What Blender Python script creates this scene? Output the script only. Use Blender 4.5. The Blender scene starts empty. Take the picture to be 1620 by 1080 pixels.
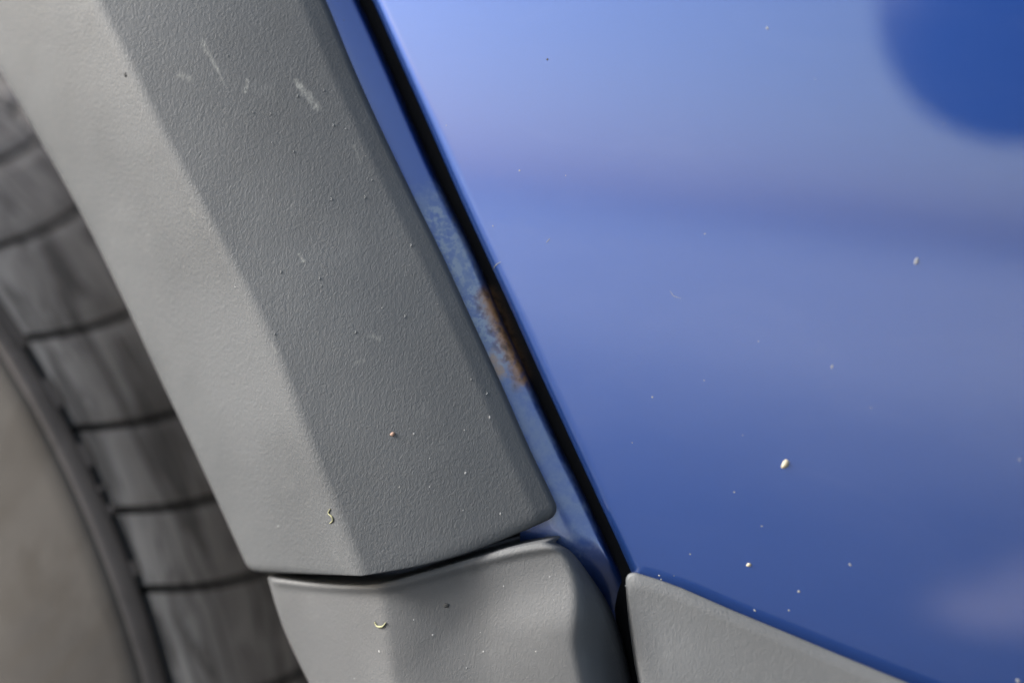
import bpy, bmesh, math, random
import numpy as np
from mathutils import Vector, Matrix

random.seed(7)
scene = bpy.context.scene
col = scene.collection

# ------------------------------------------------------------------ camera
YAW, PITCH, ROLL, DIST, LENS = 18.0, -5.5, 7.0, 0.46, 60.0
yw, pt, rl = map(math.radians, (YAW, PITCH, ROLL))
ORIGIN = Vector((0, 0, 0.55))                       # point of the door in the middle of the picture
FWD = Vector((-math.sin(yw) * math.cos(pt), math.cos(yw) * math.cos(pt), math.sin(pt)))
CAM = ORIGIN - FWD * DIST
_r = FWD.cross(Vector((0, 0, 1))).normalized()
_u = _r.cross(FWD)
RIGHT = _r * math.cos(rl) + _u * math.sin(rl)
UP = -_r * math.sin(rl) + _u * math.cos(rl)
FPX = LENS / 36 * 1620
cam = bpy.data.cameras.new('camera')
camo = bpy.data.objects.new('camera', cam)
col.objects.link(camo)
camo.matrix_world = Matrix(((RIGHT.x, UP.x, -FWD.x, CAM.x), (RIGHT.y, UP.y, -FWD.y, CAM.y),
                            (RIGHT.z, UP.z, -FWD.z, CAM.z), (0, 0, 0, 1)))
cam.lens = LENS; cam.sensor_width = 36
cam.clip_start = 0.01; cam.clip_end = 5000
cam.dof.use_dof = True
cam.dof.aperture_fstop = 3.7
scene.camera = camo

# ------------------------------------------------------------------ light
SUN = Vector((-0.86, -0.34, 0.38)).normalized()      # towards the sun
world = bpy.data.worlds.new('World'); scene.world = world; world.use_nodes = True
wn, wl = world.node_tree.nodes, world.node_tree.links
sky = wn.new('ShaderNodeTexSky'); sky.sky_type = 'NISHITA'; sky.sun_disc = False
sky.sun_elevation = math.asin(SUN.z)
sky.sun_rotation = math.atan2(SUN.x, SUN.y)
sky.dust_density = 2.0
hs = wn.new('ShaderNodeHueSaturation'); hs.inputs['Saturation'].default_value = 0.76
bg = wn['Background']; bg.inputs['Strength'].default_value = 0.068
wl.new(sky.outputs[0], hs.inputs['Color']); wl.new(hs.outputs[0], bg.inputs['Color'])
sun = bpy.data.lights.new('sun', 'SUN'); sun.energy = 2.3; sun.angle = math.radians(20); sun.color = (1.0, 0.995, 0.985)
suno = bpy.data.objects.new('sun', sun); col.objects.link(suno)
suno.rotation_euler = SUN.to_track_quat('Z', 'Y').to_euler()
suno.location = (-2, -1, 3)
vs = scene.view_settings
vs.view_transform = 'Standard'; vs.look = 'None'; vs.gamma = 1.0; vs.use_curve_mapping = False
vs.exposure = 3.05

# ------------------------------------------------------------------ pixel -> place
def ray(px, py):
    return FWD + RIGHT * ((px - 810) / FPX) + UP * ((540 - py) / FPX)
def at(px, py, n=0.0):
    """point of the plane n metres outside the car's side (y = -n) seen at this pixel"""
    v = ray(px, py); t = (-n - CAM.y) / v.y
    return CAM + v * t
cam.dof.focus_distance = (at(560, 420, 0.016) - CAM).dot(FWD)

def poly(pts, t):
    """point at fraction t of a polyline"""
    d = [0]
    for a, b in zip(pts, pts[1:]): d.append(d[-1] + math.hypot(b[0]-a[0], b[1]-a[1]))
    s = t * d[-1]
    for i in range(len(pts) - 1):
        if s <= d[i+1] or i == len(pts) - 2:
            k = (s - d[i]) / (d[i+1] - d[i])
            return tuple(pts[i][j] + (pts[i+1][j] - pts[i][j]) * k for j in range(len(pts[0])))
def smooth_poly(pts, t, steps=None):
    """Catmull-Rom through the points, t in 0..1 by index along chord length"""
    d = [0]
    for a, b in zip(pts, pts[1:]): d.append(d[-1] + math.hypot(b[0]-a[0], b[1]-a[1]))
    s = t * d[-1]
    i = 0
    while i < len(pts) - 2 and s > d[i+1]: i += 1
    k = (s - d[i]) / (d[i+1] - d[i])
    p1, p2 = pts[i], pts[i+1]
    L = d[i+1] - d[i]
    def tan(j):
        if j == 0: a, b = 0, 1
        elif j == len(pts) - 1: a, b = j-1, j
        else: a, b = j-1, j+1
        q = (d[b] - d[a])
        return [(pts[b][m] - pts[a][m]) / q for m in range(2)]
    m1, m2 = tan(i), tan(i+1)
    h00 = 2*k**3 - 3*k**2 + 1; h10 = k**3 - 2*k**2 + k; h01 = -2*k**3 + 3*k**2; h11 = k**3 - k**2
    return tuple(h00*p1[m] + h10*L*m1[m] + h01*p2[m] + h11*L*m2[m] for m in range(2))
def lerp(a, b, t): return a + (b - a) * t
def sstep(a, b, x):
    x = min(1, max(0, (x - a) / (b - a))); return x * x * (3 - 2 * x)

# ------------------------------------------------------------------ mesh helpers
def mesh_obj(name, verts, faces, mat, parent=None, smooth=True):
    me = bpy.data.meshes.new(name); me.from_pydata([tuple(v) for v in verts], [], faces)
    me.validate(); me.update()
    if smooth: me.polygons.foreach_set('use_smooth', [True] * len(me.polygons))
    o = bpy.data.objects.new(name, me); col.objects.link(o)
    me.materials.append(mat)
    if parent is not None: put(o, parent)
    return o
def put(o, parent):
    o.parent = parent
    # meshes are written in world coordinates; only a top-level Empty carries a location
    o.matrix_parent_inverse = Matrix.Translation(-Vector(parent.location)) if parent.parent is None else Matrix.Identity(4)
def grid_obj(name, rows, mat, parent=None, flip=False, closed=False):
    n, m = len(rows), len(rows[0]); V = [p for r in rows for p in r]; F = []
    for i in range(n - 1 + (1 if closed else 0)):
        i2 = (i + 1) % n
        for j in range(m - 1):
            f = (i*m + j, i*m + j+1, i2*m + j+1, i2*m + j)
            F.append(f[::-1] if flip else f)
    return mesh_obj(name, V, F, mat, parent)
def tag(o, label, cat, group=None, kind=None):
    o['label'] = label; o['category'] = cat
    if group: o['group'] = group
    if kind: o['kind'] = kind
    return o

# ------------------------------------------------------------------ materials
class M:
    def __init__(s, name):
        s.m = bpy.data.materials.new(name); s.m.use_nodes = True
        s.n = s.m.node_tree.nodes; s.l = s.m.node_tree.links
        s.b = s.n['Principled BSDF']; s.tc = s.n.new('ShaderNodeTexCoord')
    def new(s, t, **k):
        x = s.n.new(t)
        for a, b in k.items(): setattr(x, a, b)
        return x
    def set(s, **k):
        for a, b in k.items(): s.b.inputs[a.replace('_', ' ')].default_value = b
        return s
    def co(s, scale=(1, 1, 1), rot=(0, 0, 0), src=None):
        mp = s.new('ShaderNodeMapping'); mp.inputs['Scale'].default_value = scale; mp.inputs['Rotation'].default_value = rot
        s.l.new(src or s.tc.outputs['Object'], mp.inputs['Vector']); return mp.outputs[0]
    def noise(s, scale, detail=3, rough=.55, dist=0, co=None):
        x = s.new('ShaderNodeTexNoise'); x.inputs['Scale'].default_value = scale; x.inputs['Detail'].default_value = detail
        x.inputs['Roughness'].default_value = rough; x.inputs['Distortion'].default_value = dist
        s.l.new(co or s.tc.outputs['Object'], x.inputs['Vector']); return x.outputs['Fac']
    def ramp(s, src, a, b, lo=0., hi=1., sm=True):
        x = s.new('ShaderNodeMapRange'); x.interpolation_type = 'SMOOTHSTEP' if sm else 'LINEAR'
        for i, v in zip(('From Min', 'From Max', 'To Min', 'To Max'), (a, b, lo, hi)): x.inputs[i].default_value = v
        s.l.new(src, x.inputs['Value']); return x.outputs[0]
    def math(s, op, a, b=None):
        x = s.new('ShaderNodeMath', operation=op)
        for i, v in enumerate((a, b)):
            if v is None: continue
            if isinstance(v, (int, float)): x.inputs[i].default_value = v
            else: s.l.new(v, x.inputs[i])
        return x.outputs[0]
    def mix(s, fac, a, b):
        x = s.new('ShaderNodeMix', data_type='RGBA')
        for i, v in ((0, fac), (6, a), (7, b)):
            if isinstance(v, (int, float)): x.inputs[i].default_value = v
            elif isinstance(v, tuple): x.inputs[i].default_value = (*v, 1)
            else: s.l.new(v, x.inputs[i])
        return x.outputs[2]
    def vm(s, op, a, b=None):
        x = s.new('ShaderNodeVectorMath', operation=op)
        for i, v in enumerate((a, b)):
            if v is None: continue
            if isinstance(v, (tuple, Vector)): x.inputs[i].default_value = tuple(v)
            else: s.l.new(v, x.inputs[i])
        return x
    def seg(s, A, B, r, soft=.6, wob=None):
        """1 on the segment A-B, fading to 0 at distance r (a mark with its own place on the thing)"""
        P = s.tc.outputs['Object']; d = Vector(B) - Vector(A)
        pa = s.vm('SUBTRACT', P, Vector(A)).outputs[0]
        t = s.math('DIVIDE', s.vm('DOT_PRODUCT', pa, d).outputs['Value'], max(d.length_squared, 1e-12))
        c = s.new('ShaderNodeClamp'); s.l.new(t, c.inputs[0])
        sc = s.new('ShaderNodeVectorMath', operation='SCALE'); sc.inputs[0].default_value = tuple(d); s.l.new(c.outputs[0], sc.inputs['Scale'])
        L = s.vm('LENGTH', s.vm('SUBTRACT', pa, sc.outputs[0]).outputs[0]).outputs['Value']
        if wob is not None: L = s.math('ADD', L, s.math('MULTIPLY', s.math('SUBTRACT', wob, .5), r * 1.6))
        return s.ramp(L, r * soft, r, 1., 0.)
    def col_(s, c): s.l.new(c, s.b.inputs['Base Color']); return s
    def rough(s, c): s.l.new(c, s.b.inputs['Roughness']); return s
    def bump(s, h, strength, dist, prev=None):
        x = s.new('ShaderNodeBump'); x.inputs['Strength'].default_value = strength; x.inputs['Distance'].default_value = dist
        s.l.new(h, x.inputs['Height'])
        if prev: s.l.new(prev, x.inputs['Normal'])
        s.l.new(x.outputs[0], s.b.inputs['Normal']); return x.outputs[0]

def paint_mat(name, wear=False):
    p = M(name)
    base = p.mix(p.noise(5000, 2), (0.0085, 0.031, 0.134), (0.0110, 0.041, 0.170))
    p.set(Metallic=.85, Roughness=.42, Coat_Weight=1.0, Coat_Roughness=.17 if wear else .04, Coat_IOR=1.66)
    haze = p.ramp(p.noise(22, 4, .6, .6, p.co((1, 1, 2.5))), .45, .8, 0., .010)
    base = p.mix(haze, base, (.45, .45, .46))
    if wear:
        w = p.noise(420, 4, .7)
        chips = p.math('MULTIPLY', p.seg(at(690, 330), at(790, 560), .0075, .3), p.ramp(w, .46, .58))
        base = p.mix(p.math('MULTIPLY', chips, .85), base, (.13, .155, .19))
        dust = p.math('MULTIPLY', p.seg(at(690, 330), at(905, 830), .011, .3, w), p.ramp(p.noise(160, 4, .7), .35, .65, .35, 1.))
        base = p.mix(p.math('MULTIPLY', dust, .55), base, (.10, .13, .17))
        r1 = p.math('MULTIPLY', p.seg(at(770, 470, -.004), at(826, 598, -.004), .0048, .1, w), p.ramp(p.noise(300, 4, .7), .32, .50, .3, 1.))
        rcol = p.mix(p.ramp(w, .30, .62), (.032, .017, .008), (.19, .098, .040))
        base = p.mix(r1, base, rcol)
        r2 = p.seg(at(780, 566), at(790, 588), .0030, .1, w)
        base = p.mix(p.math('MULTIPLY', r2, .9), base, (.24, .16, .095))
        met = p.math('SUBTRACT', .85, p.math('MULTIPLY', p.math('MAXIMUM', r1, p.math('MAXIMUM', r2, p.math('MULTIPLY', dust, .7))), .85))
        p.l.new(met, p.b.inputs['Metallic'])
        cw = p.math('SUBTRACT', 1., p.math('MAXIMUM', r1, p.math('MAXIMUM', r2, p.math('MULTIPLY', dust, .5))))
        p.l.new(cw, p.b.inputs['Coat Weight'])
    p.col_(base)
    h = p.noise(260, 2, .5)                              # orange peel
    x = p.new('ShaderNodeBump'); x.inputs['Strength'].default_value = .02; x.inputs['Distance'].default_value = .0002
    p.l.new(h, x.inputs['Height']); p.l.new(x.outputs[0], p.b.inputs['Coat Normal'])
    return p.m

def plastic_mat(name, base=.0345, scuffs=(), grain=1.0, tint=(.95, 1.0, 1.05)):
    p = M(name)
    a = tuple(base * k for k in tint)
    c = p.mix(p.ramp(p.noise(14, 4, .6), .3, .7), tuple(v * .90 for v in a), tuple(v * 1.12 for v in a))
    g = p.noise(1150, 2, .55, .9, p.co((1.2, 1, .72), (0, math.radians(22), 0)))
    g2 = p.noise(1500, 2, .5, .5)
    c = p.mix(p.ramp(p.noise(60, 5, .7), .55, .85, 0, .14), c, (.15, .15, .145))
    w = p.noise(900, 3, .7)
    for A, B, r, s in scuffs:
        c = p.mix(p.math('MULTIPLY', p.math('MULTIPLY', p.seg(A, B, r, .0, w), p.ramp(g, .35, .65, .3, 1.)), s * .85), c, (.125, .125, .115))
    p.col_(c)
    p.set(Specular_IOR_Level=.35)
    p.rough(p.ramp(p.noise(40, 4), .3, .7, .54, .68))
    b1 = p.bump(g, .38 * grain, .00033)
    b2 = p.bump(g2, .25 * grain, .0001, b1)
    p.bump(p.noise(30, 2), .25, .0012, b2)
    return p.m

def simple_mat(name, c, rough=.6, metal=0., var=.15, scale=60, bump=0.):
    p = M(name); p.set(Metallic=metal, Roughness=rough)
    f = p.noise(scale, 4, .6)
    p.col_(p.mix(f, tuple(v * (1 - var) for v in c), tuple(v * (1 + var) for v in c)))
    if bump: p.bump(f, .5, bump)
    return p.m

PAINT = paint_mat('blue_paint')
PAINT_WORN = paint_mat('blue_paint_worn', True)
PLASTIC = bpy.data.materials.new('grey_plastic_plain')
PLASTIC_SILL = plastic_mat('grey_plastic_smooth', base=.036, grain=.7, tint=(.98, 1.0, 1.03))
PLASTIC_DOOR = plastic_mat('grey_plastic_pale', base=.040, grain=.9, tint=(.97, 1.0, 1.03))
BLACK = simple_mat('black_rubber', (.0025, .0025, .003), .8)
LINER = simple_mat('black_felt', (.006, .006, .006), .9)
RIM = simple_mat('silver_alloy', (.62, .62, .61), .3, .9, .05)

# ------------------------------------------------------------------ wheel position (circle of radius R through the seen shoulder edge)
NSH, RT = -.034, .335
dash_px = [(28,513),(55,567),(105,672),(142,752),(162,788),(188,850),(214,913),(243,978),(266,1035)]
P = np.array([[at(x, y, NSH).x, at(x, y, NSH).z] for x, y in dash_px])
c = P.mean(0) + np.array([-.85, -.53]) * RT
for _ in range(60):
    d = P - c; L = np.hypot(*d.T); J = -d / L[:, None]; c = c - np.linalg.lstsq(J, L - RT, rcond=None)[0]
WX, WZ = float(c[0]), float(c[1])
GROUND = WZ - RT - .006
Y0 = -NSH
print('wheel centre', WX, WZ, 'ground', GROUND, 'res', np.abs(np.hypot(*(P-c).T)-RT).max())

def door_n(x, z):
    """how far the door skin stands out of the plane y = 0"""
    return -(x - .02)**2 / (2 * 3.5) - (z - .572)**2 / (2 * 4.5)

def hit_door(px, py):
    q = at(px, py)
    for _ in range(4): q = at(px, py, door_n(q.x, q.z))
    e = 1e-3
    nx = -(door_n(q.x + e, q.z) - door_n(q.x - e, q.z)) / (2 * e); nz = -(door_n(q.x, q.z + e) - door_n(q.x, q.z - e)) / (2 * e)
    n = Vector((nx, -1, nz)).normalized(); v = ray(px, py).normalized()
    return q, v - 2 * v.dot(n) * n
# ------------------------------------------------------------------ ground
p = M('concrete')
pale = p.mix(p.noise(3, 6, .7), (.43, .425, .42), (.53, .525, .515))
near_dark = p.mix(p.noise(40, 5, .7), (.040, .040, .042), (.065, .065, .067))
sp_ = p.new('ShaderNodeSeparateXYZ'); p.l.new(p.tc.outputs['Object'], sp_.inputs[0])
reach = p.math('ADD', p.math('MULTIPLY', sp_.outputs['Y'], -1.), p.math('MULTIPLY', p.noise(.9, 5, .6), 3.0))   # made-up ground colour, dark near the car, so the door's lower reflection dims
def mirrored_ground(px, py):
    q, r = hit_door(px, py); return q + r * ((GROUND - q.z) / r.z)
patch = p.seg(mirrored_ground(1540, 975), mirrored_ground(1700, 905), .19, .0, p.noise(6, 4, .6))  # made-up pale mark in the ground colour, painted for the door's pale reflection
near = p.mix(p.math('MULTIPLY', patch, .75), near_dark, (.50, .43, .41))
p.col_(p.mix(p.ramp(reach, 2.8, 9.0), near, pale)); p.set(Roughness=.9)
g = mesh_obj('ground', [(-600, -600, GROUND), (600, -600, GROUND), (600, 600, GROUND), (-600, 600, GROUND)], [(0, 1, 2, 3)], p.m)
g['kind'] = 'structure'

wall = mesh_obj('low_wall', [(x, y, z) for x in (-120, 120) for y in (-60.4, -60) for z in (GROUND, GROUND + .22)],
                [(0, 1, 3, 2), (4, 6, 7, 5), (0, 4, 5, 1), (2, 3, 7, 6), (1, 5, 7, 3), (0, 2, 6, 4)], simple_mat('dark_stone', (.50, .50, .50), .9, scale=2), None, False)
tag(wall, 'long low pale grey wall across the pale yard, mirrored as a thin streak in the door', 'wall')

# ------------------------------------------------------------------ car
car = bpy.data.objects.new('car', None); col.objects.link(car)
car.location = (WX, .1, GROUND); car.empty_display_size = .1
tag(car, 'blue car with grey plastic wheel arch trim and rust in the door gap', 'car')

# ---- door
edge_px = [(-320,-1500),(20,-1050),(300,-560),(420,-330),(578,0),(625,103),(669,200),(713,300),(759,400),(805,500),(850,600),(896,700),(942,800),(990,907),(1010,965),(1030,1080),(1060,1250),(1110,1500)]
rows = []
N = 220
for i in range(N + 1):
    e = smooth_poly(edge_px, i / N); w = at(*e)
    row = []
    r = .0048
    for dx, dn in ((.004, -.030), (.0006, -.028), (0, -.020), (0, -.010), (0, -.006)):
        row.append((w.x + dx, w.z, dn))
    for k in range(0, 9):
        a = k / 8 * math.pi / 2
        row.append((w.x + r * (1 - math.cos(a)), w.z, -r + r * math.sin(a)))
    for dx in (.006, .01, .016, .024, .035, .05, .07, .09, .11, .13, .15, .17, .19, .21, .24, .28, .33, .4, .5, .6, .75):
        row.append((w.x + dx, w.z, 0))
    rows.append([Vector((x, -(dn + door_n(x, z)), z)) for x, z, dn in row])
door = grid_obj('door', rows, PAINT, car, flip=True)
door['label'] = 'glossy blue door skin reflecting the sky'

# ---- door cladding
top_px = [(990,925),(990,915),(993,908),(999,905),(1006,905),(1016,908),(1045,917),(1080,930),(1160,965),(1240,998),(1340,1040),(1440,1081),(1600,1146),(1800,1228),(2300,1420)]
top_px = [poly(top_px, k) for k in [i/70*.16 for i in range(70)] + [.16 + i/40*.84 for i in range(41)]]
down_px = [(0,0),(9,90),(24,170),(50,300),(110,600)]
CH = .0045
rows = []
prof = [(0, -.002, 0), (0, .5 * CH, 0), (0.4, .75*CH, .2), (1.5, .92*CH, .5), (4, CH, 1)]   # rounding at the border: (inset px, n)
for j, (off, nn, _) in enumerate(prof):
    rows.append([(x + (off if i > 0 else off), y + off * .9, nn) for i, (x, y) in enumerate(top_px)])
for t in (.04, .1, .2, .35, .55, .8, 1.):
    dx, dy = poly(down_px, t); rows.append([(x + 4 + dx, y + 4 + dy, CH + .007 * sstep(0, .6, t)) for x, y in top_px])
# round the left border over too
out = []
for ri, r in enumerate(rows):
    rr = []; f_ = min(1, ri / 5)
    x0, y0, _ = r[0]
    rr.append((x0 - 5 * f_, y0, -.003)); rr.append((x0 - 4.6 * f_, y0, min(r[0][2], CH * .45))); rr.append((x0 - 3 * f_, y0, min(r[0][2], CH * .8)))
    rr += r
    out.append([at(x, y, n) + Vector((0, -door_n(.1, at(x, y, 0).z) * 0, 0)) for x, y, n in rr])
clad = grid_obj('door_cladding', out, PLASTIC_DOOR, door, flip=False)
clad['label'] = 'pale grey plastic cladding along the bottom of the door'

# ---- quarter panel with the step into the door gap
trim_r = [(270,-560),(375,-330),(470,-95),(515,0),(556,100),(601,200),(649,300),(698,400),(744,500),(790,600),(836,705),(868,772),(888,815)]
pan_b = [(300,-560),(398,-330),(505,-100),(549,0),(594,100),(637,200),(682,300),(731,400),(773,500),(819,600),(865,700),(909,790),(941,860),(969,930),(990,1000),(1012,1080),(1050,1250),(1100,1500)]
rows = []
N = 220
for i in range(N + 1):
    b = smooth_poly(pan_b, i / N); b = (b[0] + 8, b[1]); w = at(*b, -.003)
    row = []
    y = b[1]
    left = lerp(.05, max(.012, w.x - at(822, 855).x), sstep(740, 800, y))
    dn = -.003 - .010 * sstep(850, 1000, y)
    row.append((w.x - left, w.z, dn + .0036)); row.append((w.x - .6 * left, w.z, dn + .0036)); row.append((w.x - .010, w.z, dn + .0034))
    for k in range(0, 9):                                # outer face leaning towards the gap
        u = k / 8; row.append((w.x - .0085 + .0075 * u, w.z, dn + .0030 - .0030 * u ** 1.25))
    for k in range(1, 7):
        a = math.radians(24 + 64 * k / 6); r = .0026
        row.append((w.x - .0010 + r * (math.sin(a) - math.sin(math.radians(24))), w.z, dn - r * (math.cos(math.radians(24)) - math.cos(a))))
    for dx, dd in ((.0000, -.006), (-.0004, -.012), (-.0010, -.022)):
        row.append((w.x + dx, w.z, dn + dd))
    rows.append([Vector((x, -n, z)) for x, z, n in row])
panel = grid_obj('quarter_panel', rows, PAINT_WORN, car, flip=True)
panel['label'] = 'strip of blue body panel with a rust patch beside the door gap'

# ---- rubber seal deep in the door gap
rows = []
for i in range(81):
    e = smooth_poly(edge_px, i / 80); w = at(*e)
    rows.append([Vector((w.x - .012 + .016 * k / 8, .0115 - .003 * math.sin(k / 8 * math.pi), w.z)) for k in range(9)])
pm = M('black_rubber_rust_stained'); pm.set(Roughness=.8, Specular_IOR_Level=.1)
wv = pm.noise(380, 4, .7)
rs = pm.seg(at(772, 470, -.009), at(822, 592, -.009), .0048, .05, wv)
pm.col_(pm.mix(rs, (.0025, .0025, .003), pm.mix(pm.ramp(wv, .38, .62), (.010, .006, .004), (.11, .058, .025))))
seal = grid_obj('door_seal', rows, pm.m, car, flip=True)

# ---- wheel arch trim
inner = [(-420,-560),(-330,-430),(-190,-215),(-60,5),(0,110),(64,222),(130,340),(192,465),(250,590),(292,678),(330,760),(364,835),(396,905)]
ridge = [(-120,-560),(-50,-430),(60,-190),(112,-80),(150,0),(200,98),(252,205),(303,300),(352,395),(399,480),(440,570),(480,680),(511,760),(541,832),(572,911)]
outer = trim_r
N_IN, N_RI, N_OU = .0015, .0210, .0045
rows = []
NS = 160
for i in range(NS + 1):
    s = i / NS
    s = 1 - (1 - s) ** 1.35                              # finer towards the lower end
    a, b, c_ = smooth_poly(inner, s), smooth_poly(ridge, s), smooth_poly(outer, s)
    # lower corners rounded
    da = math.hypot(a[0] - inner[-1][0], a[1] - inner[-1][1]); dc = math.hypot(c_[0] - outer[-1][0], c_[1] - outer[-1][1])
    ra, rc = 16, 22
    ia = ra - math.sqrt(max(0, ra*ra - max(0, ra - da)**2)); ic = rc - math.sqrt(max(0, rc*rc - max(0, rc - dc)**2))
    a = (a[0] + ia, a[1]); c_ = (c_[0] - ic, c_[1] + ic * .35)
    sag = lambda t: 14 * math.sin(math.pi * t) * sstep(.90, 1, s)
    row = []
    row += [(a[0] + 6, a[1], N_IN - .030), (a[0] + 1, a[1], N_IN - .012), (a[0] - .5, a[1], N_IN - .0045), (a[0] - .5, a[1], N_IN - .0022), (a[0] + 1, a[1], N_IN - .0006), (a[0] + 5, a[1], N_IN + .0004)]
    for k in range(1, 13):
        t = k / 13; bulge = .0012 * math.sin(math.pi * t)
        row.append((lerp(a[0], b[0], t), lerp(a[1], b[1], t), lerp(N_IN, N_RI, t) + bulge))
    for k in range(-1, 24):
        t = k / 24 * .95 if k > 0 else k / 24
        n = lerp(N_RI, N_OU, t) + .0012 * math.sin(math.pi * max(0, t))
        if k < 0: continue
        row.append((lerp(b[0], c_[0], t), lerp(b[1], c_[1], t) + sag(t), n))
    for t, f in ((.955, .985), (.968, .93), (.98, .82), (.990, .62), (.997, .36), (1., .12), (.999, -.1)):
        row.append((lerp(b[0], c_[0], t), lerp(b[1], c_[1], t) + sag(t), N_OU * f))
    rows.append([at(*q) for q in row])
# lower end folds back to the body
last = rows[-1]
cen = sum(last, Vector()) / len(last)
for f in (.0006, .002, .005, .010, .024):
    rows.append([Vector((p_.x + .0006 * min(1, f / .004) * 0, max(p_.y, p_.y + f), p_.z + .0012 - .0012 * min(1, f / .002) + (f * .10))) for p_ in last])
for p_ in range(len(last)):
    pass
trim = grid_obj('wheel_arch_trim', rows, PLASTIC, car, flip=True)
from mathutils.bvhtree import BVHTree
def bvh(o): return BVHTree.FromPolygons([v.co.copy() for v in o.data.vertices], [tuple(f.vertices) for f in o.data.polygons])
def on(tree, px, py):
    loc, nor, _, _ = tree.ray_cast(CAM, ray(px, py).normalized())
    if loc is None: return None
    if nor.dot(ray(px, py)) > 0: nor = -nor
    return loc, nor
tt = bvh(trim)
SC = [((468,130),(476,138),.0016,.8), ((476,138),(502,170),.0021,.85), ((322,66),(326,82),.0016,.6), ((330,85),(344,110),.0012,.6), ((344,110),(356,136),.0007,.5),
      ((286,119),(299,126),.0020,.45), ((391,128),(388,144),.0012,.8), ((472,402),(480,413),.0009,.7), ((588,531),(600,536),.0016,.35), ((560,575),(575,570),.0012,.25), ((300,330),(306,338),.0012,.25),
      ((560,230),(570,258),.0010,.25), ((430,545),(436,556),.0009,.3)]
trim.data.materials[0] = plastic_mat('grey_plastic', scuffs=[(on(tt, *a)[0], on(tt, *b)[0], r_ * .75, min(1, k_ * 1.25)) for a, b, r_, k_ in SC])
bpy.data.materials.remove(PLASTIC)
trim['label'] = 'grained grey plastic wheel arch trim with pale scuff marks'

# ---- sill trim below it
top = [(424,912),(500,921),(560,924),(602,922),(650,910),(720,890),(800,869),(850,860),(884,857)]
sl = [(424,914),(446,985),(470,1040),(492,1085),(545,1200),(680,1500)]
sr = [(884,857),(908,872),(938,914),(966,962),(984,1010),(996,1060),(1004,1100),(1030,1250),(1090,1500)]
rows = []
NR = 90
for i in range(NR + 1):
    s = (i / NR) ** 1.5
    a, c_ = smooth_poly(sl, s), smooth_poly(sr, s)
    row = []
    row += [(a[0] + 6, a[1], -.03), (a[0], a[1], -.004), (a[0] - .5, a[1], -.0012), (a[0] + .4, a[1], .0004), (a[0] + 3, a[1], .0016)]
    for k in range(1, 56):
        t = k / 56
        tx, ty = smooth_poly(top, t)
        ch = (lerp(top[0][0], top[-1][0], t), lerp(top[0][1], top[-1][1], t))
        fade = math.exp(-s * 6)
        x = lerp(a[0], c_[0], t) + (tx - ch[0]) * fade; y = lerp(a[1], c_[1], t) + (ty - ch[1]) * fade
        xr = 602 + .12 * max(0, y - 930)
        n = lerp(.0015, .0140, (x - a[0]) / (xr - a[0])) if x < xr else .0140 - .0035 * sstep(xr, xr + 170, x)
        d = max(0, y - ty)                                 # px below the top edge
        # valley running down-left from the outer corner, then a swelling
        xv = 905 - 1.02 * max(0, y - 885); xc = 935 + .03 * (y - 960)
        n += .0036 * sstep(xv - 90, max(xc + 10, xv + 40), x) * sstep(0, 130, y - 875)
        # the right side falls away into the gap
        n -= (.010 + .007 * sstep(900, 1050, y)) * sstep(c_[0] - lerp(22, 85, sstep(880, 1040, y)), c_[0] + 8, x) 
        n += .0006 * math.exp(-((d - 7) / 6) ** 2)         # raised top lip
        row.append((x, y, n))
    row += [(c_[0] - 1, c_[1], -.006), (c_[0], c_[1], -.010), (c_[0] - 2, c_[1], -.03)]
    rows.append([at(*q) for q in row])
first = rows[0]
pre = []
for f, dz in ((.028, .0004), (.010, .0004), (.004, .0004), (.0018, .0004), (.0007, .0003), (.0002, .0001)):
    pre.append([Vector((q.x, q.y + f, q.z + dz)) for q in first])
sill = grid_obj('sill_trim', pre + rows, PLASTIC_SILL, car, flip=True)
sill['label'] = 'smooth grey plastic sill trim with a dented swelling under the arch trim'

# ---- liner inside the wheel arch
rows = []
for i in range(61):
    s = i / 60
    a = smooth_poly(inner, s) if s < 1 else inner[-1]
    w = at(a[0] + 8, a[1], 0)
    rows.append([Vector((w.x + .01 + dx, y, w.z + dx * .5)) for y, dx in ((.006, 0), (.03, .01), (.08, .02), (.16, .022), (.26, .02))])
for k in range(1, 20):
    a = smooth_poly(sl, k / 19); w = at(a[0] + 8, a[1], 0)
    rows.append([Vector((w.x + .01 + dx, y, w.z + dx * .5)) for y, dx in ((.012, 0), (.03, .01), (.08, .02), (.16, .022), (.26, .02))])
grid_obj('wheel_arch_liner', rows, LINER, car, flip=False)
bk = bpy.data.meshes.new('inner_panel')
x0, x1, z0, z1 = WX - .42, at(1000, 540).x, GROUND + .12, WZ + .52
inner_panel = mesh_obj('inner_panel', [(x0, .27, z0), (x1, .27, z0), (x1, .27, z1), (x0, .27, z1)], [(0, 1, 2, 3)], LINER, car)
# dark backing behind the joint of the two trims
backing = mesh_obj('trim_bracket', [at(430, 850, -.02), at(830, 800, -.02), at(826, 900, -.02), at(455, 985, -.02)], [(0, 1, 2, 3)], BLACK, car, False)

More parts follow.
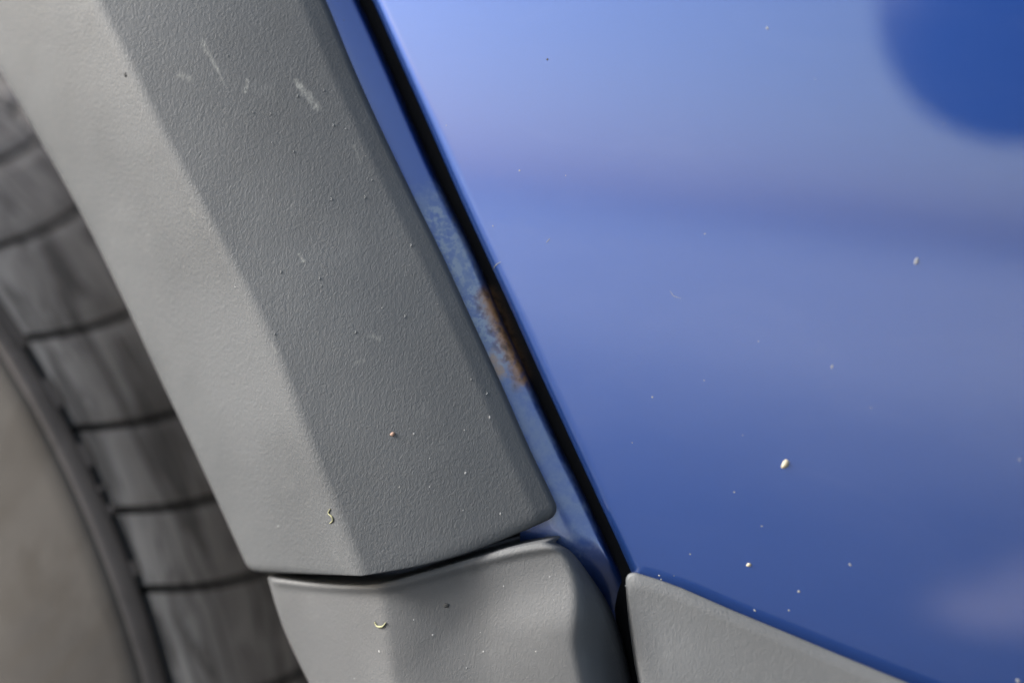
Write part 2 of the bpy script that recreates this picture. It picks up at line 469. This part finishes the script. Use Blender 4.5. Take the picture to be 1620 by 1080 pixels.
# ------------------------------------------------------------------ tyre
def rubber_mat(name, a, b, dirt=.5, streak=True):
    p = M(name)
    # polar coordinates about the axle, so that the dirt follows the wheel
    f = p.noise(18, 5, .65)
    cc = p.mix(p.ramp(f, .3, .7), a, b)
    if streak:
        st = p.noise(75, 4, .65, .8, p.co((1, .9, .13), src=p.co(rot=(0, math.radians(33), 0))))
        cc = p.mix(p.ramp(st, .47, .57, 0, dirt), cc, tuple(v * .30 for v in a))
        cc = p.mix(p.ramp(p.noise(110, 3, .6, .5, p.co((1, 1.0, .12), (0, 0, 0), p.co(rot=(math.radians(8), math.radians(38), 0)))), .50, .66, 0, .6), cc, (.55, .49, .43))
    else:
        cc = p.mix(p.ramp(p.noise(38, 5, .65, 1.2, p.co((1, 1, .45), (0, 0, 0), p.co(rot=(0, math.radians(-30), 0)))), .46, .66, 0, min(1, dirt * 1.5)), cc, (.030, .024, .018))
    p.col_(cc); p.set(Roughness=.82, Specular_IOR_Level=.35)
    p.bump(p.noise(500, 4, .6), .3, .0003)
    return p.m
RUB_T = rubber_mat('dusty_tread', (.35, .305, .265), (.46, .405, .355), .75)
RUB_S = rubber_mat('dusty_sidewall', (.028, .0235, .0195), (.046, .0395, .033), .55, False)
RUB_RIB = rubber_mat('brown_rib', (.085, .070, .060), (.110, .092, .080), .2, False)

RUB_DARK = simple_mat('clean_rubber', (.012, .012, .012), .8)
def lathe(name, prof, mat, parent, seg=160, a0=0, a1=2 * math.pi):
    rows = []
    full = abs(a1 - a0 - 2 * math.pi) < 1e-6
    for i in range(seg + (0 if full else 1)):
        a = a0 + (a1 - a0) * i / seg
        rows.append([Vector((WX + r * math.cos(a), y, WZ + r * math.sin(a))) for r, y in prof])
    return grid_obj(name, rows, mat, parent, closed=full)
def crown(y): 
    u = min(1, max(0, (y - Y0) / .09)); return RT + .006 * (1 - (1 - u) ** 2)
GD = .0085
side = [(RT - GD, Y0 + .19), (RT - GD + .004, Y0 + .15), (RT - GD + .005, Y0 + .09), (RT - GD + .002, Y0 + .03), (RT - GD, Y0 + .004), (RT - GD, Y0 - .0070),
        (RT - .0040, Y0 - .0076), (RT - .0044, Y0 - .0084), (RT - .0064, Y0 - .0098), (RT - .0105, Y0 - .0112), (RT - .016, Y0 - .0128), (RT - .024, Y0 - .0152), (RT - .035, Y0 - .0178), (RT - .05, Y0 - .0205), (RT - .07, Y0 - .0225), (RT - .088, Y0 - .0212), (RT - .100, Y0 - .0160), (RT - .108, Y0 - .006)]
tyre = lathe('tyre', side, RUB_S, car)
tyre['label'] = 'dusty rubber tyre with blocky shoulder tread'
rib = [(RT - GD - .0005, Y0 + .0004), (RT - .0014, Y0 + .0003), (RT - .0008, Y0 - .0004), (RT - .0012, Y0 - .0030), (RT - .0022, Y0 - .0060), (RT - .0032, Y0 - .0076), (RT - .0052, Y0 - .0082)]
lathe('shoulder_rib', rib, RUB_RIB, tyre)
rim = [(RT - .106, Y0 + .16), (RT - .116, Y0 + .10), (RT - .116, Y0 + .01), (RT - .108, Y0 - .004), (RT - .100, Y0 - .0120), (RT - .099, Y0 - .0165), (RT - .102, Y0 - .0190), (RT - .108, Y0 - .0185), (RT - .116, Y0 - .008), (RT - .135, Y0 + .012), (.12, Y0 + .004), (.06, Y0 + .002), (.001, Y0 + .002)]
lathe('wheel_rim', rim, RIM, car)

def cyl(px, py, R):
    v = ray(px, py); ox, oz = CAM.x - WX, CAM.z - WZ
    A = v.x**2 + v.z**2; B = 2 * (ox * v.x + oz * v.z); C_ = ox*ox + oz*oz - R*R
    D = B*B - 4*A*C_
    if D < 0: return None
    t = (-B - math.sqrt(D)) / (2 * A); q = CAM + v * t
    return math.atan2(q.z - WZ, q.x - WX), q.y
grooves_px = [((-12,376),(115,325)), ((50,525),(190,480)), ((125,670),(270,632)), ((190,800),(335,765)), ((250,922),(385,890)), ((330,1092),(464,1047))]
GR = []
for p0, p1 in grooves_px:
    a, b = cyl(*p0, RT + .002), cyl(*p1, RT + .004)
    sl_ = (b[0] - a[0]) / (b[1] - a[1]); GR.append((a[0] - sl_ * (a[1] - Y0), sl_))
    print('groove', math.degrees(GR[-1][0]), GR[-1][1], a[1] - Y0, b[1] - Y0)
pitch = (GR[0][0] - GR[-1][0]) / (len(GR) - 1)
pre_, post_ = [], []
for k in range(1, 22): pre_.append((GR[0][0] + pitch * k, GR[0][1])); post_.append((GR[-1][0] - pitch * k, GR[-1][1]))
ALL = pre_[::-1] + GR + post_
def block(name, g0, g1, ya, yb, mat, gap=.0026):
    na, ny = 7, 8
    V, F = [], []
    ha = gap / 2 / RT
    idx = {}
    lay = []
    for iy in range(-1, ny + 2):
        y = ya + (yb - ya) * min(ny, max(0, iy)) / ny
        for ia in range(-1, na + 2):
            t = min(na, max(0, ia)) / na
            cv = .045 * (1 - ((y - Y0) / .05 - 1) ** 2) * -.35; u0 = g0[0] + g0[1] * (y - Y0) - ha + cv; u1 = g1[0] + g1[1] * (y - Y0) + ha + cv
            border = iy in (-1, ny + 1) or ia in (-1, na + 1)
            edge = iy in (0, ny) or ia in (0, na)
            r = crown(y) - (GD + .002 if border else (.0005 if edge else 0))
            a = u0 + (u1 - u0) * t
            idx[iy, ia] = len(V); V.append((WX + r * math.cos(a), y, WZ + r * math.sin(a)))
    for iy in range(-1, ny + 1):
        for ia in range(-1, na + 1):
            F.append((idx[iy, ia], idx[iy, ia+1], idx[iy+1, ia+1], idx[iy+1, ia]))
    o = mesh_obj(name, V, [f[::-1] for f in F], mat, tyre, False)
    o.data.materials.append(RUB_DARK)
    k = 0
    for iy in range(-1, ny + 1):
        for ia in range(-1, na + 1):
            if iy in (-1, ny) or ia in (-1, na): o.data.polygons[k].material_index = 1
            k += 1
    return o
for k in range(len(ALL) - 1):
    block('tread_block', ALL[k], ALL[k+1], Y0 + .0032, Y0 + .105, RUB_T)
    sh = pitch * .5
    block('centre_tread_block', (ALL[k][0] + sh, ALL[k][1]), (ALL[k+1][0] + sh, ALL[k+1][1]), Y0 + .112, Y0 + .150, RUB_T)
# rubber bridges that close the narrow groove between the rib and the blocks except at the open slots
slots = [(545, 598), (642, 702), (738, 768), (776, 798), (812, 888), (910, 1090)]
def line_x(y): 
    for (xa, ya), (xb, yb) in zip(dash_px, dash_px[1:]):
        if y <= yb or (xb, yb) == dash_px[-1]: return xa + (xb - xa) * (y - ya) / (yb - ya)
def th(y): return cyl(line_x(y), y, RT)[0]
sl_th = [(th(a), th(b)) for a, b in slots]
gaps = [(sl_th[0][0] + .20, sl_th[0][0])] + [(sl_th[i][1], sl_th[i+1][0]) for i in range(len(sl_th) - 1)]
for u0, u1 in gaps:
    V, F = [], []
    n = 8
    for i in range(n + 1):
        a = u0 + (u1 - u0) * i / n
        for r, y in ((RT - GD, Y0 + .0002), (RT - .0012, Y0 + .0001), (RT - .0002, Y0 + .0016), (RT + .0002, Y0 + .0036), (RT - GD, Y0 + .0036)):
            V.append((WX + r * math.cos(a), y, WZ + r * math.sin(a)))
    for i in range(n):
        for j in range(4): F.append((i*5+j, i*5+j+1, i*5+j+6, i*5+j+5)[::-1])
    mesh_obj('groove_bridge', V, F, RUB_RIB, tyre)

# ------------------------------------------------------------------ dirt lying on the car
TREES = [bvh(o_) for o_ in (door, clad, panel, trim, sill)]
def spot(px, py):
    hits = [h for h in (on(t_, px, py) for t_ in TREES) if h]
    return min(hits, key=lambda h: (h[0] - CAM).length) if hits else None
def flake(V, F, px, py, w, h, ang, thick=.35, rnd=.25, seed=0):
    sp = spot(px, py)
    if not sp: return
    rg = random.Random(seed or int(px * 7 + py * 13))
    loc, n = sp; u = (RIGHT - n * RIGHT.dot(n)).normalized(); v = n.cross(u)
    if v.dot(UP) < 0: v = -v
    ca, sa = math.cos(ang), math.sin(ang); u, v = u * ca + v * sa, v * ca - u * sa
    m = DIST / FPX; w *= m / 2; h *= m / 2; N_ = 9; b = len(V)
    rad = [1 + rg.uniform(-rnd, rnd) for _ in range(N_)]
    for ring, (f, z) in enumerate(((1., -.1), (.92, .5), (.5, .95))):
        for k in range(N_):
            a = k / N_ * 2 * math.pi; V.append(loc + (u * (math.cos(a) * w) + v * (math.sin(a) * h)) * rad[k] * f + n * (min(w, h) * thick * 2 * z))
    V.append(loc + n * (min(w, h) * thick * 2))
    for r0 in (0, 1):
        for k in range(N_): F.append((b + r0*N_ + k, b + r0*N_ + (k+1) % N_, b + (r0+1)*N_ + (k+1) % N_, b + (r0+1)*N_ + k))
    for k in range(N_): F.append((b + 2*N_ + k, b + 2*N_ + (k+1) % N_, b + 3*N_))
def fibre(V, F, pts, rpx):
    m = DIST / FPX; r = rpx * m; path = []
    for k in range(13):
        sp = spot(*smooth_poly(pts, k / 12))
        if not sp: return
        path.append((sp[0] + sp[1] * r * .7, sp[1]))
    b = len(V)
    for k, (q, n) in enumerate(path):
        d = (path[min(k+1, 12)][0] - path[max(k-1, 0)][0]).normalized(); sd = d.cross(n)
        rr = r * (.35 + .65 * math.sin(math.pi * (k + .5) / 13))
        for a in range(5): V.append(q + (sd * math.cos(a * 1.2566) + n * math.sin(a * 1.2566)) * rr)
    for k in range(12):
        for a in range(5): F.append((b + k*5 + a, b + k*5 + (a+1) % 5, b + k*5 + 5 + (a+1) % 5, b + k*5 + 5 + a))
CREAM = simple_mat('cream_dirt', (.20, .17, .12), .8, scale=900)
YELLOW = simple_mat('yellow_pollen', (.125, .12, .06), .8, scale=900)
WHITE = simple_mat('white_dust', (.11, .11, .107), .9, scale=900)
ORANGE = simple_mat('orange_grit', (.14, .085, .06), .9, scale=900)
DARKD = simple_mat('dark_grit', (.012, .012, .012), .9, scale=900)
def thing_flake(name, label, mat, group=None, **k):
    V, F = [], []
    for a in k.get('flakes', ()): flake(V, F, *a)
    for a in k.get('fibres', ()): fibre(V, F, *a)
    o = mesh_obj(name, V, F, mat); tag(o, label, 'dirt', group); return o
thing_flake('dirt_fleck', 'cream dirt fleck, the largest stuck on the blue door', CREAM, flakes=[(1242, 734, 11, 18, -.45)])
thing_flake('dirt_fleck', 'small cream speck on the blue door just above the grey cladding', CREAM, flakes=[(1185, 893, 8, 7, 0)])
thing_flake('dirt_fleck', 'white speck standing alone on the upper blue door', WHITE, flakes=[(1450, 413, 5, 11, -.3)])
thing_flake('yellow_curl', 'yellow curled fleck on the crease of the wheel arch trim', YELLOW, fibres=[([(523,804),(520,811),(526,817),(527,823),(522,827)], 1.5)])
thing_flake('yellow_curl', 'yellow curved fleck on the sill trim below the joint', YELLOW, fibres=[([(593,983),(598,990),(606,990),(611,984)], 1.9)])
thing_flake('dirt_fleck', 'small orange grit grain low on the wheel arch trim', ORANGE, flakes=[(621, 687, 8, 7, .3)])
V, F = [], []
for px_, py_, w_, h_ in ((1316,580,5,9),(1214,45,6,6),(1162,778,5,4),(1345,893,8,4),(1264,935,7,6),(1610,1076,10,6),(1378,645,4,3),(1092,876,4,4),(1032,628,4,5),(822,270,4,4),(1248,965,5,4),(1194,965,7,4),
        (1205,832,5,3),(988,893,5,5),(1043,910,5,4),(1046,916,4,3),(775,660,5,8),(737,748,6,6),(680,770,4,4),(735,680,4,4),(632,770,3,4),(792,812,6,5),(733,807,3,4),(680,725,4,4),(655,686,5,5),(685,1004,6,5),
        (765,1030,6,5),(600,1030,6,8),(848,1030,5,4),(797,927,4,5),(870,912,4,4),(900,896,3,4),(372,454,4,4),(222,512,4,3),(440,832,4,4),(655,980,5,4),(760,1000,3,3),(1613,727,5,4),(1000,700,3,3),(1115,370,5,3),(1200,540,3,3)):
    flake(V, F, px_, py_, w_ * .68, h_ * .68, random.uniform(-1, 1), .15)
rg = random.Random(11)
for k in range(26):                                      # fine dust grains
    if k % 3: px_, py_ = rg.uniform(430, 900), rg.uniform(0, 1075)
    else: px_, py_ = rg.uniform(700, 1615), rg.uniform(0, 1075)
    q_ = rg.uniform(1.0, 2.2); flake(V, F, px_, py_, q_, q_ * rg.uniform(.7, 1.5), rg.uniform(0, 3), .3)
for (px_, py_) in ((387,141),(527,198),(464,240),(470,152),(360,88),(428,180),(400,178),(512,143),(524,315),(444,430),(505,440),(508,452),(434,528),(577,312),(588,285),(650,388),(770,622),(745,600),(562,525),(640,500)):
    l_ = rg.uniform(1.6, 2.8); fibre(V, F, [(px_ - l_*.3, py_ - l_), (px_ + l_*.5, py_), (px_ - l_*.4, py_ + l_)], rg.uniform(.5, .75))
fibre(V, F, [(793,414),(786,418),(780,426)], .6); fibre(V, F, [(762,422),(766,426),(762,429)], .9); fibre(V, F, [(870,377),(864,384)], .5); fibre(V, F, [(1060,460),(1066,468),(1078,472)], .4)
dust = mesh_obj('dust', V, F, WHITE); dust['kind'] = 'stuff'; dust['label'] = 'pale dust grains and lint scattered over trim and door'; dust['category'] = 'dust'
V, F = [], []
for px_, py_, w_, h_ in ((706,957,9,8),(198,118,6,9),(866,94,4,3)): flake(V, F, px_, py_, w_, h_, .5, .2)
grit = mesh_obj('grit', V, F, DARKD); grit['kind'] = 'stuff'; grit['label'] = 'dark grit grains scattered over trim and door'; grit['category'] = 'grit'

# ------------------------------------------------------------------ the photographer whose head shows as the dark round patch in the door
q, r = hit_door(1612, -6)
HEAD = q + r * .66
def mirrored(px, py, dist):
    q, r = hit_door(px, py); return q + r * dist
dark = simple_mat('dark_jacket', (.010, .010, .012), .9)
hairm = simple_mat('dark_hair', (.006, .005, .005), .6)
skin = simple_mat('skin', (.35, .22, .16), .5)
person = bpy.data.objects.new('person', None); col.objects.link(person)
FX, FY = HEAD.x + .62, HEAD.y - .42
person.location = (FX, FY, GROUND)
tag(person, 'dark haired person in a dark jacket bending over, mirrored round in the blue door', 'person')
def skinned(name, joints, bones, mat, parent, sub=2):
    me = bpy.data.meshes.new(name); me.from_pydata([j[:3] for j in joints], bones, [])
    o = bpy.data.objects.new(name, me); col.objects.link(o); me.materials.append(mat)
    sm = o.modifiers.new('skin', 'SKIN'); sm.use_smooth_shade = True
    for k, v in enumerate(me.skin_vertices[0].data): v.radius = (joints[k][3], joints[k][3] * (joints[k][4] if len(joints[k]) > 4 else 1)); v.use_root = (k == 0)
    ss = o.modifiers.new('sub', 'SUBSURF'); ss.levels = ss.render_levels = sub
    put(o, parent); return o
hx, hy, hz = HEAD
G = GROUND
NECK = HEAD + Vector((.12, -.06, -.01)); CHEST = HEAD + Vector((.33, -.22, -.04)); WAIST = HEAD + Vector((.50, -.34, -.14))
PEL = Vector((FX, FY, max(G + .40, hz - .36)))
WR = CAM + Vector((.09, -.12, -.06)); HANDP = CAM + Vector((.06, -.03, -.02))
ELB = WR + Vector((.20, -.10, -.12)); SHR = CHEST + Vector((-.06, .10, -.06))
SHL = CHEST + Vector((.08, -.20, .02))
KN = mirrored(1960, 1130, .80); KN.z = max(KN.z, G + .30)
FOOT = Vector((KN.x + .10, KN.y - .05, G + .05))
def j(v, r): return (v.x, v.y, v.z, r)
J = [j(PEL, .15), j(WAIST, .145), j(CHEST, .15), j(NECK + Vector((.05, -.04, 0)), .075), j(NECK, .055), j(HEAD + Vector((.02, 0, 0)), .075), j(HEAD + Vector((-.03, .01, 0)), .05),
     j(SHR, .07), j(ELB, .05), j(WR, .034),
     j(SHL, .075), j(SHL + Vector((-.06, -.10, -.26)), .05), j(SHL + Vector((-.22, .04, -.16)), .036),
     j(PEL + Vector((-.06, .10, -.02)), .095), j(KN, .07), j(FOOT + Vector((.05, -.02, .05)), .045), j(FOOT + Vector((-.12, .08, 0)), .042),
     j(PEL + Vector((.04, -.12, -.02)), .095), j(PEL + Vector((-.30, -.16, -.05)), .07), j(Vector((PEL.x - .12, PEL.y - .16, G + .10)), .045), j(Vector((PEL.x - .30, PEL.y - .14, G + .05)), .042)]
Bn = [(0,1),(1,2),(2,3),(3,4),(4,5),(5,6),(2,7),(7,8),(8,9),(2,10),(10,11),(11,12),(0,13),(13,14),(14,15),(15,16),(0,17),(17,18),(18,19),(19,20)]
skinned('body', J, Bn, dark, person)
# the hand by the lens: palm and five bent fingers
dh = (HANDP - WR).normalized(); sd = dh.cross(Vector((0, -1, 0))).normalized(); dn_ = sd.cross(dh)
HJ = [j(WR + dh * .01, .026), j(WR + dh * .045, .030)]; HB = [(0, 1)]
for k, (off, ln) in enumerate(((-.030, .068), (-.010, .078), (.010, .074), (.029, .058))):
    b_ = len(HJ); base = WR + dh * .078 + sd * off
    HJ += [j(base, .0105), j(base + dh * ln * .5 - dn_ * .008, .0090), j(base + dh * ln * .9 - dn_ * .026, .0078)]; HB += [(1, b_), (b_, b_ + 1), (b_ + 1, b_ + 2)]
b_ = len(HJ); HJ += [j(WR + dh * .045 - sd * .042, .0115), j(WR + dh * .085 - sd * .058, .0095)]; HB += [(0, b_), (b_, b_ + 1)]
skinned('hand', HJ, HB, skin, person)
# hair: an uneven cap round the bowed head
bm = bmesh.new(); bmesh.ops.create_icosphere(bm, subdivisions=4, radius=.1)
for v in bm.verts:
    k = 1 + .006 * math.sin(v.co.x * 60) * math.sin(v.co.z * 50 + v.co.y * 40)
    v.co = Vector((v.co.x * k * .98, v.co.y * k * 1.05, v.co.z * k)) + HEAD
me = bpy.data.meshes.new('hair'); bm.to_mesh(me); bm.free()
me.polygons.foreach_set('use_smooth', [True] * len(me.polygons)); me.materials.append(hairm)
ho = bpy.data.objects.new('hair', me); col.objects.link(ho); put(ho, person)
